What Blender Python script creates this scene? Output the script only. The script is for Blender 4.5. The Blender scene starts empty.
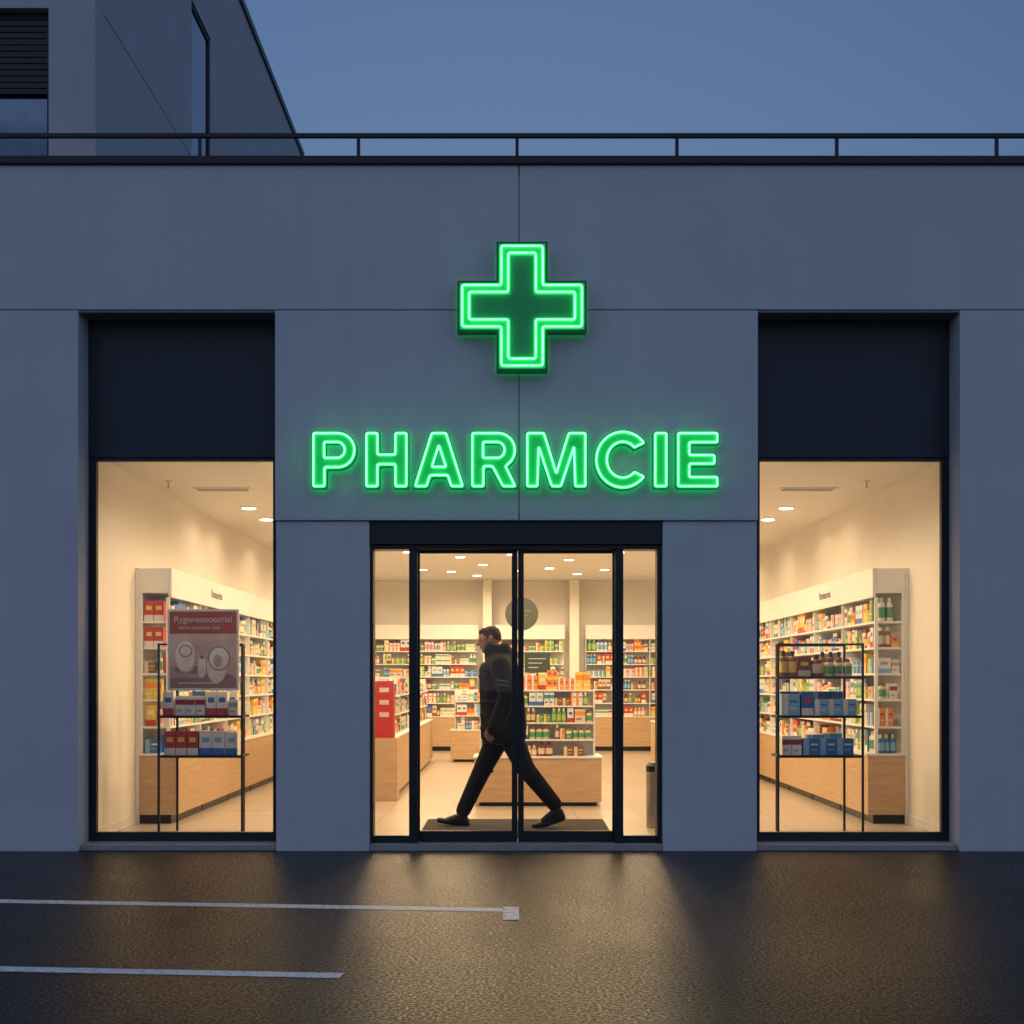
import bpy, bmesh, math, random
from mathutils import Matrix, Vector
R = random.Random(11)
scene = bpy.context.scene
COL = scene.collection
rad = math.radians

# ------------------------------------------------------------ materials
def new_mat(name):
    m = bpy.data.materials.new(name); m.use_nodes = True
    nt = m.node_tree
    b = nt.nodes.get("Principled BSDF")
    return m, nt, b
def plain(name, col, rough=0.6, metal=0.0, var=0.06, scale=6.0, bump=0.0, bscale=60, emis=None, estr=0, spec=0.5):
    m, nt, b = new_mat(name)
    b.inputs["Roughness"].default_value = rough
    b.inputs["Metallic"].default_value = metal
    b.inputs["Specular IOR Level"].default_value = spec
    tc = nt.nodes.new("ShaderNodeTexCoord")
    n = nt.nodes.new("ShaderNodeTexNoise"); n.inputs["Scale"].default_value = scale; n.inputs["Detail"].default_value = 5
    nt.links.new(tc.outputs["Object"], n.inputs["Vector"])
    r = nt.nodes.new("ShaderNodeValToRGB")
    r.color_ramp.elements[0].position = 0.3; r.color_ramp.elements[1].position = 0.7
    r.color_ramp.elements[0].color = tuple(c*(1-var) for c in col)+(1,)
    r.color_ramp.elements[1].color = tuple(min(1, c*(1+var)) for c in col)+(1,)
    nt.links.new(n.outputs["Fac"], r.inputs["Fac"])
    nt.links.new(r.outputs["Color"], b.inputs["Base Color"])
    if bump > 0:
        n2 = nt.nodes.new("ShaderNodeTexNoise"); n2.inputs["Scale"].default_value = bscale; n2.inputs["Detail"].default_value = 6
        nt.links.new(tc.outputs["Object"], n2.inputs["Vector"])
        bp = nt.nodes.new("ShaderNodeBump"); bp.inputs["Strength"].default_value = bump; bp.inputs["Distance"].default_value = 0.01
        nt.links.new(n2.outputs["Fac"], bp.inputs["Height"]); nt.links.new(bp.outputs["Normal"], b.inputs["Normal"])
    if emis:
        b.inputs["Emission Color"].default_value = emis+(1,); b.inputs["Emission Strength"].default_value = estr
    return m

def facade_mat(name, col):
    m, nt, b = new_mat(name)
    b.inputs["Roughness"].default_value = 0.85
    tc = nt.nodes.new("ShaderNodeTexCoord")
    n1 = nt.nodes.new("ShaderNodeTexNoise"); n1.inputs["Scale"].default_value = 1.3; n1.inputs["Detail"].default_value = 8; n1.inputs["Roughness"].default_value = 0.65
    nt.links.new(tc.outputs["Object"], n1.inputs["Vector"])
    mp = nt.nodes.new("ShaderNodeMapping"); mp.inputs["Scale"].default_value = (5, 5, 0.35)
    nt.links.new(tc.outputs["Object"], mp.inputs["Vector"])
    n2 = nt.nodes.new("ShaderNodeTexNoise"); n2.inputs["Scale"].default_value = 1.5; n2.inputs["Detail"].default_value = 6
    nt.links.new(mp.outputs["Vector"], n2.inputs["Vector"])
    n3 = nt.nodes.new("ShaderNodeTexNoise"); n3.inputs["Scale"].default_value = 110; n3.inputs["Detail"].default_value = 4
    nt.links.new(tc.outputs["Object"], n3.inputs["Vector"])
    a = nt.nodes.new("ShaderNodeMath"); a.operation = 'MULTIPLY_ADD'; a.inputs[1].default_value = 0.55
    nt.links.new(n1.outputs["Fac"], a.inputs[0])
    c = nt.nodes.new("ShaderNodeMath"); c.operation = 'MULTIPLY'; c.inputs[1].default_value = 0.16
    nt.links.new(n2.outputs["Fac"], c.inputs[0]); nt.links.new(c.outputs[0], a.inputs[2])
    d = nt.nodes.new("ShaderNodeMath"); d.operation = 'MULTIPLY_ADD'; d.inputs[1].default_value = 0.29
    nt.links.new(n3.outputs["Fac"], d.inputs[0]); nt.links.new(a.outputs[0], d.inputs[2])
    r = nt.nodes.new("ShaderNodeValToRGB")
    r.color_ramp.elements[0].position = 0.3; r.color_ramp.elements[1].position = 0.7
    r.color_ramp.elements[0].color = tuple(x*0.88 for x in col)+(1,)
    r.color_ramp.elements[1].color = tuple(x*1.08 for x in col)+(1,)
    nt.links.new(d.outputs[0], r.inputs["Fac"]); nt.links.new(r.outputs["Color"], b.inputs["Base Color"])
    bp = nt.nodes.new("ShaderNodeBump"); bp.inputs["Strength"].default_value = 0.4; bp.inputs["Distance"].default_value = 0.004
    nt.links.new(n3.outputs["Fac"], bp.inputs["Height"]); nt.links.new(bp.outputs["Normal"], b.inputs["Normal"])
    return m

def asphalt_mat():
    m, nt, b = new_mat("wet_asphalt")
    tc = nt.nodes.new("ShaderNodeTexCoord")
    def noise(s, d=6, vec=None, rg=0.6):
        n = nt.nodes.new("ShaderNodeTexNoise"); n.inputs["Scale"].default_value = s; n.inputs["Detail"].default_value = d
        n.inputs["Roughness"].default_value = rg
        nt.links.new(vec or tc.outputs["Object"], n.inputs["Vector"]); return n
    fine = noise(58, 5, rg=0.75)
    big = noise(0.9, 6, rg=0.6)
    r = nt.nodes.new("ShaderNodeValToRGB")
    r.color_ramp.elements[0].position = 0.42; r.color_ramp.elements[1].position = 0.70
    r.color_ramp.elements[0].color = (0.004, 0.004, 0.004, 1); r.color_ramp.elements[1].color = (0.12, 0.108, 0.095, 1)
    e1 = r.color_ramp.elements.new(0.56); e1.color = (0.018, 0.017, 0.016, 1)
    nt.links.new(fine.outputs["Fac"], r.inputs["Fac"]); nt.links.new(r.outputs["Color"], b.inputs["Base Color"])
    rr = nt.nodes.new("ShaderNodeMapRange")
    rr.inputs["From Min"].default_value = 0.42; rr.inputs["From Max"].default_value = 0.6
    rr.inputs["To Min"].default_value = 0.19; rr.inputs["To Max"].default_value = 0.56
    nt.links.new(fine.outputs["Fac"], rr.inputs["Value"])
    r2 = nt.nodes.new("ShaderNodeMath"); r2.operation = 'MULTIPLY_ADD'; r2.inputs[1].default_value = 0.24
    nt.links.new(big.outputs["Fac"], r2.inputs[0]); nt.links.new(rr.outputs[0], r2.inputs[2])
    r3 = nt.nodes.new("ShaderNodeMath"); r3.operation = 'SUBTRACT'; r3.inputs[1].default_value = 0.11
    nt.links.new(r2.outputs[0], r3.inputs[0]); nt.links.new(r3.outputs[0], b.inputs["Roughness"])
    b.inputs["IOR"].default_value = 1.33
    # dry aggregate tips carry no water film: lower specular there
    sp = nt.nodes.new("ShaderNodeMapRange")
    sp.inputs["From Min"].default_value = 0.40; sp.inputs["From Max"].default_value = 0.62
    sp.inputs["To Min"].default_value = 0.42; sp.inputs["To Max"].default_value = 0.08
    nt.links.new(fine.outputs["Fac"], sp.inputs["Value"]); nt.links.new(sp.outputs[0], b.inputs["Specular IOR Level"])
    b2 = nt.nodes.new("ShaderNodeBump"); b2.inputs["Strength"].default_value = 0.6; b2.inputs["Distance"].default_value = 0.004
    nt.links.new(fine.outputs["Fac"], b2.inputs["Height"])
    nt.links.new(b2.outputs["Normal"], b.inputs["Normal"])
    return m

def paint_mat():
    m, nt, b = new_mat("worn_road_paint")
    tc = nt.nodes.new("ShaderNodeTexCoord")
    n = nt.nodes.new("ShaderNodeTexNoise"); n.inputs["Scale"].default_value = 35; n.inputs["Detail"].default_value = 8; n.inputs["Roughness"].default_value = 0.75
    nt.links.new(tc.outputs["Object"], n.inputs["Vector"])
    r = nt.nodes.new("ShaderNodeValToRGB")
    r.color_ramp.elements[0].position = 0.34; r.color_ramp.elements[1].position = 0.48
    r.color_ramp.elements[0].color = (0.06, 0.06, 0.06, 1); r.color_ramp.elements[1].color = (0.82, 0.82, 0.84, 1)
    nt.links.new(n.outputs["Fac"], r.inputs["Fac"]); nt.links.new(r.outputs["Color"], b.inputs["Base Color"])
    b.inputs["Roughness"].default_value = 0.55
    return m

def wood_mat(name, c1, c2):
    m, nt, b = new_mat(name)
    tc = nt.nodes.new("ShaderNodeTexCoord")
    mp = nt.nodes.new("ShaderNodeMapping"); mp.inputs["Scale"].default_value = (1.2, 1.2, 14)
    nt.links.new(tc.outputs["Object"], mp.inputs["Vector"])
    n = nt.nodes.new("ShaderNodeTexNoise"); n.inputs["Scale"].default_value = 3; n.inputs["Detail"].default_value = 8
    nt.links.new(mp.outputs["Vector"], n.inputs["Vector"])
    r = nt.nodes.new("ShaderNodeValToRGB")
    r.color_ramp.elements[0].position = 0.3; r.color_ramp.elements[1].position = 0.7
    r.color_ramp.elements[0].color = c1+(1,); r.color_ramp.elements[1].color = c2+(1,)
    nt.links.new(n.outputs["Fac"], r.inputs["Fac"]); nt.links.new(r.outputs["Color"], b.inputs["Base Color"])
    b.inputs["Roughness"].default_value = 0.45
    return m

def tile_mat():
    m, nt, b = new_mat("cream_floor_tile")
    tc = nt.nodes.new("ShaderNodeTexCoord")
    br = nt.nodes.new("ShaderNodeTexBrick")
    br.inputs["Scale"].default_value = 1.0; br.offset = 0.0
    br.inputs["Brick Width"].default_value = 0.6; br.inputs["Row Height"].default_value = 0.6
    br.inputs["Mortar Size"].default_value = 0.003
    br.inputs["Color1"].default_value = (0.58, 0.50, 0.41, 1); br.inputs["Color2"].default_value = (0.54, 0.46, 0.38, 1)
    br.inputs["Mortar"].default_value = (0.35, 0.31, 0.26, 1)
    nt.links.new(tc.outputs["Object"], br.inputs["Vector"]); nt.links.new(br.outputs["Color"], b.inputs["Base Color"])
    b.inputs["Roughness"].default_value = 0.25
    return m

def glass_mat():
    m = bpy.data.materials.new("clear_glass"); m.use_nodes = True
    nt = m.node_tree; nt.nodes.clear()
    o = nt.nodes.new("ShaderNodeOutputMaterial"); mx = nt.nodes.new("ShaderNodeMixShader")
    t = nt.nodes.new("ShaderNodeBsdfTransparent"); t.inputs["Color"].default_value = (0.98, 0.985, 0.98, 1)
    g = nt.nodes.new("ShaderNodeBsdfGlossy"); g.inputs["Roughness"].default_value = 0.01
    fr = nt.nodes.new("ShaderNodeFresnel"); fr.inputs["IOR"].default_value = 1.4
    nt.links.new(fr.outputs[0], mx.inputs[0]); nt.links.new(t.outputs[0], mx.inputs[1]); nt.links.new(g.outputs[0], mx.inputs[2])
    nt.links.new(mx.outputs[0], o.inputs["Surface"])
    return m
def emis_mat(name, col, s):
    m = bpy.data.materials.new(name); m.use_nodes = True
    nt = m.node_tree; nt.nodes.clear()
    o = nt.nodes.new("ShaderNodeOutputMaterial"); e = nt.nodes.new("ShaderNodeEmission")
    e.inputs["Color"].default_value = col+(1,); e.inputs["Strength"].default_value = s
    nt.links.new(e.outputs[0], o.inputs["Surface"])
    return m

FAC = facade_mat("painted_render", (0.60, 0.61, 0.65))
FAC2 = facade_mat("grey_render", (0.48, 0.50, 0.54))
SEAM = plain("seam_dark", (0.06, 0.06, 0.07), 0.9)
DARK = plain("dark_frame_metal", (0.016, 0.019, 0.023), 0.4, 0.3, 0.1)
PANEL = plain("dark_blue_panel", (0.018, 0.027, 0.040), 0.5, 0.1, 0.12, 3)
CREAM = plain("cream_wall_paint", (0.83, 0.79, 0.71), 0.8, 0, 0.03, 2, 0.1)
CEIL = plain("ceiling_paint", (0.82, 0.79, 0.72), 0.85, 0, 0.02, 2)
WHITE = plain("white_laminate", (0.84, 0.83, 0.80), 0.4, 0, 0.03)
WOOD = wood_mat("light_oak", (0.50, 0.33, 0.18), (0.61, 0.42, 0.25))
STONE = plain("sill_stone", (0.36, 0.34, 0.32), 0.7, 0, 0.12, 12, 0.2)
GLASS = glass_mat()
TILE = tile_mat()
BLACK = plain("black_metal", (0.02, 0.02, 0.02), 0.4, 0.5, 0.1)
STEEL = plain("brushed_steel", (0.45, 0.45, 0.45), 0.35, 0.9, 0.08)
MAT = plain("entrance_mat_fibre", (0.05, 0.042, 0.038), 0.95, 0, 0.3, 60, 0.5, 200)
WINGLASS = plain("dusk_window_glass", (0.11, 0.16, 0.22), 0.06, 0.8, 0.1)
LAMP = emis_mat("warm_lamp", (1.0, 0.84, 0.62), 10)

# ------------------------------------------------------------ mesh builder
class MB:
    def __init__(s): s.v = []; s.f = []; s.m = []
    def add(s, vs, fs, mi=0, M=None):
        o = len(s.v)
        for p in vs:
            p = Vector(p)
            s.v.append(tuple(M @ p) if M is not None else tuple(p))
        for f in fs: s.f.append([o+i for i in f]); s.m.append(mi)
        return s
    def box(s, x0, x1, y0, y1, z0, z1, mi=0, M=None):
        vs = [(x0,y0,z0),(x1,y0,z0),(x1,y1,z0),(x0,y1,z0),(x0,y0,z1),(x1,y0,z1),(x1,y1,z1),(x0,y1,z1)]
        fs = [(0,3,2,1),(4,5,6,7),(0,1,5,4),(1,2,6,5),(2,3,7,6),(3,0,4,7)]
        return s.add(vs, fs, mi, M)
    def lathe(s, prof, n=16, mi=0, M=None, c=(0,0,0)):
        vs = []; fs = []
        for r, z in prof:
            for i in range(n):
                a = 2*math.pi*i/n; vs.append((c[0]+r*math.cos(a), c[1]+r*math.sin(a), c[2]+z))
        k = len(prof)
        for j in range(k-1):
            for i in range(n):
                i2 = (i+1) % n; fs.append((j*n+i, j*n+i2, (j+1)*n+i2, (j+1)*n+i))
        fs.append(tuple(reversed(range(n)))); fs.append(tuple(range((k-1)*n, k*n)))
        return s.add(vs, fs, mi, M)
    def xform(s, M):
        s.v = [tuple(M @ Vector(p)) for p in s.v]; return s
    def mesh(s, name, mats):
        me = bpy.data.meshes.new(name); me.from_pydata(s.v, [], s.f)
        for m in mats: me.materials.append(m)
        me.polygons.foreach_set("material_index", s.m); me.update()
        return me
    def obj(s, name, mats, parent=None, bevel=0, smooth=False):
        if not isinstance(mats, (list, tuple)): mats = [mats]
        return mkobj(name, s.mesh(name, mats), parent, bevel, smooth)
def mkobj(name, me, parent=None, bevel=0, smooth=False):
    o = bpy.data.objects.new(name, me); COL.objects.link(o)
    if parent: o.parent = parent
    if smooth: me.polygons.foreach_set("use_smooth", [True]*len(me.polygons))
    if bevel:
        b = o.modifiers.new("bevel", 'BEVEL'); b.width = bevel; b.segments = 2; b.limit_method = 'ANGLE'
    return o
def thing(name, label, category, loc=(0,0,0), rz=0, group=None, obj=None):
    if obj is None:
        obj = bpy.data.objects.new(name, None); COL.objects.link(obj); obj.empty_display_size = 0.2
    obj.location = loc; obj.rotation_euler = (0, 0, rz)
    obj["label"] = label; obj["category"] = category
    if group: obj["group"] = group
    return obj
def box(name, a, mat, parent=None, bevel=0):
    return MB().box(*a).obj(name, mat, parent, bevel)
def eval_mesh(ob, name):
    dg = bpy.context.evaluated_depsgraph_get()
    me = bpy.data.meshes.new_from_object(ob.evaluated_get(dg)); me.name = name
    bpy.data.objects.remove(ob)
    return me

# ------------------------------------------------------------ world and light
w = bpy.data.worlds.new("World"); scene.world = w; w.use_nodes = True
nt = w.node_tree; bg = nt.nodes["Background"]
sky = nt.nodes.new("ShaderNodeTexSky"); sky.sky_type = 'NISHITA'; sky.sun_disc = False
sky.sun_elevation = rad(1.0); sky.sun_rotation = rad(150); sky.air_density = 1.0; sky.dust_density = 0.3; sky.ozone_density = 4.0
mx = nt.nodes.new("ShaderNodeMix"); mx.data_type = 'RGBA'; mx.blend_type = 'MULTIPLY'; mx.inputs[0].default_value = 1
mx.inputs[7].default_value = (0.05, 0.075, 0.095, 1)
nt.links.new(sky.outputs[0], mx.inputs[6])
tc = nt.nodes.new("ShaderNodeTexCoord"); sx = nt.nodes.new("ShaderNodeSeparateXYZ"); nt.links.new(tc.outputs["Generated"], sx.inputs[0])
hr_ = nt.nodes.new("ShaderNodeValToRGB"); mr = nt.nodes.new("ShaderNodeMapRange")
mr.inputs["From Min"].default_value = -1; mr.inputs["From Max"].default_value = 1
nt.links.new(sx.outputs["Y"], mr.inputs["Value"]); nt.links.new(mr.outputs[0], hr_.inputs["Fac"])
cr = hr_.color_ramp
cr.elements[0].position = 0.0; cr.elements[0].color = (0.215, 0.265, 0.40, 1)
cr.elements[1].position = 1.0; cr.elements[1].color = (0.145, 0.215, 0.33, 1)
e_ = cr.elements.new(0.5); e_.color = (0.105, 0.15, 0.255, 1)
e_ = cr.elements.new(0.9); e_.color = (0.055, 0.100, 0.190, 1)
ad = nt.nodes.new("ShaderNodeMix"); ad.data_type = 'RGBA'; ad.blend_type = 'ADD'; ad.inputs[0].default_value = 1
nt.links.new(mx.outputs[2], ad.inputs[6]); nt.links.new(hr_.outputs["Color"], ad.inputs[7])
nt.links.new(ad.outputs[2], bg.inputs["Color"])
bg.inputs["Strength"].default_value = 1.0
sl = bpy.data.lights.new("dusk_sun", 'SUN'); sl.energy = 0.03; sl.angle = rad(20); sl.color = (0.8, 0.85, 1.0)
so = bpy.data.objects.new("dusk_sun", sl); COL.objects.link(so); so.rotation_euler = (rad(60), 0, rad(-20))
scene.view_settings.view_transform = 'Standard'; scene.view_settings.look = 'None'; scene.view_settings.exposure = 0

# ------------------------------------------------------------ camera
cam = bpy.data.cameras.new("camera"); co = bpy.data.objects.new("camera", cam); COL.objects.link(co)
co.location = (0, -11, 1.32); co.rotation_euler = (rad(90), 0, 0)
cam.sensor_width = 36; cam.lens = 36*1430/1024; cam.shift_y = 168/1024; cam.clip_end = 1000
scene.camera = co

# ------------------------------------------------------------ ground
g = MB().add([(-150,-150,0),(150,-150,0),(150,150,0),(-150,150,0)], [(0,1,2,3)]).obj("ground", asphalt_mat())
g["kind"] = "structure"; g["label"] = "wet dark asphalt car park"
PAINT = paint_mat()
def stripe(p0, p1, wd, name, patch=None):
    p0 = Vector(p0); p1 = Vector(p1); d = (p1-p0).normalized(); n = Vector((-d.y, d.x))
    N_ = 160; vs = []; fs = []
    for i in range(N_+1):
        c = p0.lerp(p1, i/N_); a = wd/2+R.uniform(-.004,.004); b_ = wd/2+R.uniform(-.004,.004)
        vs += [(*(c-n*a),0.002),(*(c+n*b_),0.002)]
    for i in range(N_): fs.append((2*i, 2*i+2, 2*i+3, 2*i+1))
    mb = MB().add(vs, fs)
    if patch: mb.add([(patch[0],patch[2],0.004),(patch[1],patch[2],0.004),(patch[1],patch[3],0.004),(patch[0],patch[3],0.004)], [(0,1,2,3)])
    o = mb.obj(name, PAINT); o["kind"] = "structure"; o["label"] = "worn white painted parking bay line"
stripe((-12.0, -1.50), (-0.04, -2.80), 0.13, "parking_line", (-0.05, 0.04, -3.15, -2.70))
stripe((-12.0, -3.57), (-0.76, -4.62), 0.11, "parking_line")

# ------------------------------------------------------------ pharmacy building
B = thing("pharmacy_building", "grey rendered pharmacy building with lit shop windows and glass doors", "building")
s = 0.004
SX = 0.054
wall = MB()
T = 0.34
for a in [(-12, SX-s, 4.167+s, 5.28), (SX+s, 12, 4.167+s, 5.28),
          (-12, -3.338, 0, 4.167-s), (3.446, 12, 0, 4.167-s),
          (-1.823, SX-s, 2.545+s, 4.167-s), (SX+s, 1.892, 2.545+s, 4.167-s)]:
    wall.box(a[0], a[1], 0, T, a[2], a[3])
wall.box(-1.818, -1.10, 0.02, T, 0, 2.545-s); wall.box(1.162, 1.887, 0.02, T, 0, 2.545-s)
wall.obj("wall", FAC, B, 0.004)
sb = MB()
sb.box(-11.9, 11.9, 0.010, T-0.01, 4.15, 4.18); sb.box(SX-0.02, SX+0.02, 0.010, T-0.01, 2.6, 5.2)
sb.box(-1.80, -1.12, 0.03, T-0.01, 2.53, 2.56); sb.box(1.18, 1.87, 0.03, T-0.01, 2.53, 2.56)
sb.obj("joint", plain("joint_mastic", (0.22, 0.22, 0.24), 0.9), B)
bk = MB()
bk.box(-12, -11.7, T+.002, 16, 0, 5.2); bk.box(11.7, 12, T+.002, 16, 0, 5.2); bk.box(-12, 12, 16, 16.3, 0, 5.2)
bk.obj("rear_wall", FAC, B)
box("roof", (-11.9, 11.9, T, 16, 5.1, 5.2), SEAM, B)
MB().box(-12.03, 12.03, -0.03, T+0.04, 5.282, 5.345).obj("coping", DARK, B, 0.006)
XL, XR, CH, YB = -3.325, 3.505, 3.12, 15.0
box("floor", (XL, XR, 0.1, YB, 0.0, 0.05), TILE, B)
box("ceiling", (XL, XR, T+0.002, YB, CH, CH+0.1), CEIL, B)
iw = MB()
iw.box(XL-0.12, XL, T+0.002, YB, 0.0, CH+0.1); iw.box(XR, XR+0.12, T+0.002, YB, 0, CH+0.1)
iw.box(XL-0.12, XR+0.12, YB, YB+0.12, 0, CH+0.1)
iw.box(-1.82, 1.89, T+0.002, T+0.06, 2.55, CH-0.002)
iw.box(XL+.001, -1.8, T+0.002, T+0.06, 3.08, CH-0.002); iw.box(1.87, XR-.001, T+0.002, T+0.06, 3.08, CH-0.002)
iw.obj("interior_wall", CREAM, B)
box("skirting", (XL, XL+0.012, T+.06, 1.6, 0.051, 0.13), WHITE, B); box("skirting", (XR-0.012, XR, T+.06, 1.6, 0.051, 0.13), WHITE, B)
box("interior_column", (1.03, 1.20, 14.5, 14.9, 0.051, CH-.002), CREAM, B, .01); box("interior_column", (-0.52, -0.36, 14.5, 14.9, 0.051, CH-.002), CREAM, B, .01)

def shop_window(x0, x1, side):
    y0, y1 = 0.27, 0.33
    f = MB(); t = 0.06
    f.box(x0, x0+t, y0, y1, 0.05, 3.07); f.box(x1-t, x1, y0, y1, 0.05, 3.07)
    f.box(x0+t, x1-t, y0, y1, 0.05, 0.12); f.box(x0+t, x1-t, y0, y1, 3.045, 3.07)
    fo = f.obj("shop_window", DARK, B, 0.003)
    box("glass", (x0+t, x1-t, 0.295, 0.303, 0.12, 3.045), GLASS, fo)
    p = MB(); p.box(x0, x1, 0.26, 0.335, 3.072, 4.16)
    p.obj("fascia_panel", PANEL, fo, 0.003)
    box("sill", (x0+.002, x1-.002, 0.06, 0.34, 0.0, 0.045), STONE, fo, 0.004)
shop_window(-3.337, -1.824, -1); shop_window(1.893, 3.445, 1)

e = MB()
X0, X1 = -1.098, 1.160
e.box(X0, X1, 0.05, 0.30, 2.37, 2.547)
e.box(X0, X1, 0.09, 0.28, 2.335, 2.368)
e.box(X0, X0+0.022, 0.08, 0.25, 0.05, 2.334); e.box(X1-0.035, X1, 0.08, 0.25, 0.05, 2.334)
e.box(-0.80, -0.735, 0.10, 0.22, 0.05, 2.334); e.box(0.80, 0.865, 0.10, 0.22, 0.05, 2.334)
e.box(X0+.022, -0.80, 0.12, 0.17, 0.05, 0.11); e.box(0.865, X1-.035, 0.12, 0.17, 0.05, 0.11)
E = e.obj("entrance_frame", DARK, B, 0.003)
box("sidelight_glass", (X0+.022, -0.80, 0.14, 0.148, 0.11, 2.334), GLASS, E)
box("sidelight_glass", (0.865, X1-.035, 0.14, 0.148, 0.11, 2.334), GLASS, E)
box("threshold", (X0+.002, X1-.002, 0.03, 0.36, 0.0, 0.053), STONE, E, 0.004)
def sdoor(x0, x1, meet):
    f = MB(); y0, y1 = 0.175, 0.215
    a, b_ = (0.025, 0.045) if meet > 0 else (0.045, 0.025)
    f.box(x0, x0+a, y0, y1, 0.056, 2.334); f.box(x1-b_, x1, y0, y1, 0.056, 2.334)
    f.box(x0+a, x1-b_, y0, y1, 0.056, 0.14); f.box(x0+a, x1-b_, y0, y1, 2.31, 2.334)
    fo = f.obj("sliding_door", DARK, B, 0.003)
    box("glass", (x0+a, x1-b_, 0.19, 0.198, 0.14, 2.31), GLASS, fo)
sdoor(-0.745, 0.043, 1); sdoor(0.047, 0.81, -1)

def railing():
    Rr = thing("roof_railing", "slim black metal railing along the flat roof edge", "railing", (0, 0.30, 5.2))
    m = MB(); m.box(-11.9, 11.9, -0.02, 0.02, 0.405, 0.435)
    m.obj("handrail", DARK, Rr)
    for i in list(range(-9, -3))+list(range(-2, 10)):
        x = 0.04+1.253*i+(0.01*i if i > 0 else 0)
        if abs(x) < 11.9: box("post", (x-0.013, x+0.013, -0.012, 0.012, 0.0, 0.405), DARK, Rr)
railing()

N = thing("office_building", "taller grey rendered block with dark windows and a dark parapet edge", "building", (0, 0, 5.2))
NX, NY0, NY1, NH = -4.37, 4.0, 18.8, 7.0
m = MB(); wx0, wx1, wz0, wz1 = -6.6, -4.86, 0.5, 3.17
m.box(-16, wx0, NY0, NY0+0.3, 0, NH); m.box(wx1, NX, NY0, NY0+0.3, 0, NH)
m.box(wx0, wx1, NY0, NY0+0.3, wz1, NH); m.box(wx0, wx1, NY0, NY0+0.3, 0.0, wz0)
sy0, sy1, sz1 = 8.5, 9.75, 5.41
for (a, b_, c, d) in [(NY0+.302, sy0, 0, 3.24), (NY0+.302, sy0, 3.255, NH), (sy1, NY1, 0, 3.24), (sy1, NY1, 3.255, NH), (sy0, sy1, sz1, NH)]:
    m.box(NX-0.3, NX, a, b_, c, d)
m.box(-16, NX-.3, NY1-0.3, NY1, 0, NH); m.box(-16, -15.7, NY0+.3, NY1-.3, 0, NH)
m.obj("wall", FAC2, N)
box("seam_backing", (NX-0.25, NX-0.03, NY0+.31, NY1-.1, 3.2, 3.3), SEAM, N)
c = MB(); c.box(-16.05, NX+0.04, NY0-0.04, NY0+0.34, NH+.002, NH+0.12); c.box(NX-0.34, NX+0.04, NY0+.342, NY1+.04, NH+.002, NH+0.12)
c.obj("parapet_cap", DARK, N)
box("roof", (-15.9, NX-.1, NY0+.1, NY1-.1, NH-0.2, NH-0.05), SEAM, N)
wf = MB(); wf.box(wx0, wx0+.05, NY0+.1, NY0+.16, wz0, wz1); wf.box(wx1-.05, wx1, NY0+.1, NY0+.16, wz0, wz1)
wf.box(wx0+.05, wx1-.05, NY0+.1, NY0+.16, 2.31, 2.36)
for i in range(12):
    z = 2.375+i*0.066
    wf.box(wx0+.05, wx1-.05, NY0+.11, NY0+.15, z, z+0.054)
wo = wf.obj("window", DARK, N)
box("louvre_backing", (wx0+.05, wx1-.05, NY0+.165, NY0+.168, 2.33, wz1), BLACK, wo)
box("glass", (wx0+.05, wx1-.05, NY0+.17, NY0+.18, wz0, wz1), WINGLASS, wo)
wf = MB(); wf.box(NX-.07, NX-.02, sy0, sy0+.06, 0, sz1); wf.box(NX-.07, NX-.02, sy1-.06, sy1, 0, sz1); wf.box(NX-.07, NX-.02, sy0+.06, sy1-.06, sz1-.06, sz1)
wo = wf.obj("window", DARK, N)
box("glass", (NX-.05, NX-.04, sy0+.06, sy1-.06, 0, sz1-.06), WINGLASS, wo)

# ------------------------------------------------------------ neon sign
TUBE = emis_mat("green_neon_tube", (0.12, 1.0, 0.24), 4.6)
GFACE = plain("green_lit_acrylic", (0.01, 0.45, 0.12), 0.4, 0, 0.05, 6, 0, 60, (0.0, 1.0, 0.18), 0.17)
GDARK = plain("dim_green_acrylic", (0.01, 0.30, 0.10), 0.4, 0, 0.05, 6, 0, 60, (0.0, 1.0, 0.3), 0.035)
GSIDE = plain("green_sign_return", (0.01, 0.08, 0.03), 0.5, 0, 0.1, 6, 0, 60, (0.0, 1.0, 0.25), 0.10)  # faint emission in the letter sides stands in for green spill on the wall
GBACK = emis_mat("green_halo_glow", (0.0, 1.0, 0.25), 1.5)  # glowing plates added behind the signs to throw a halo on the wall

def arc(cx, cy, rx, ry, a0, a1, n=12):
    return [(cx+rx*math.cos(rad(a0+(a1-a0)*i/n)), cy+ry*math.sin(rad(a0+(a1-a0)*i/n))) for i in range(n+1)]
def area(p): return 0.5*sum(p[i][0]*p[(i+1)%len(p)][1]-p[(i+1)%len(p)][0]*p[i][1] for i in range(len(p)))
def ccw(p): return p if area(p) > 0 else p[::-1]
def rnd(p, r):
    p = ccw(p); out = []; n = len(p)
    for i in range(n):
        a, b_, c_ = Vector(p[i-1]), Vector(p[i]), Vector(p[(i+1)%n])
        u = (a-b_); v = (c_-b_)
        if u.length < 1e-6 or v.length < 1e-6: continue
        ang = u.angle(v)
        if ang > rad(155): out.append(tuple(b_)); continue
        rr = min(r, u.length*0.45, v.length*0.45)
        s0 = b_+u.normalized()*rr; s1 = b_+v.normalized()*rr
        for t in (0, .25, .5, .75, 1):
            q = s0*(1-t)**2+b_*2*t*(1-t)+s1*t*t; out.append(tuple(q))
    return out
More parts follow.
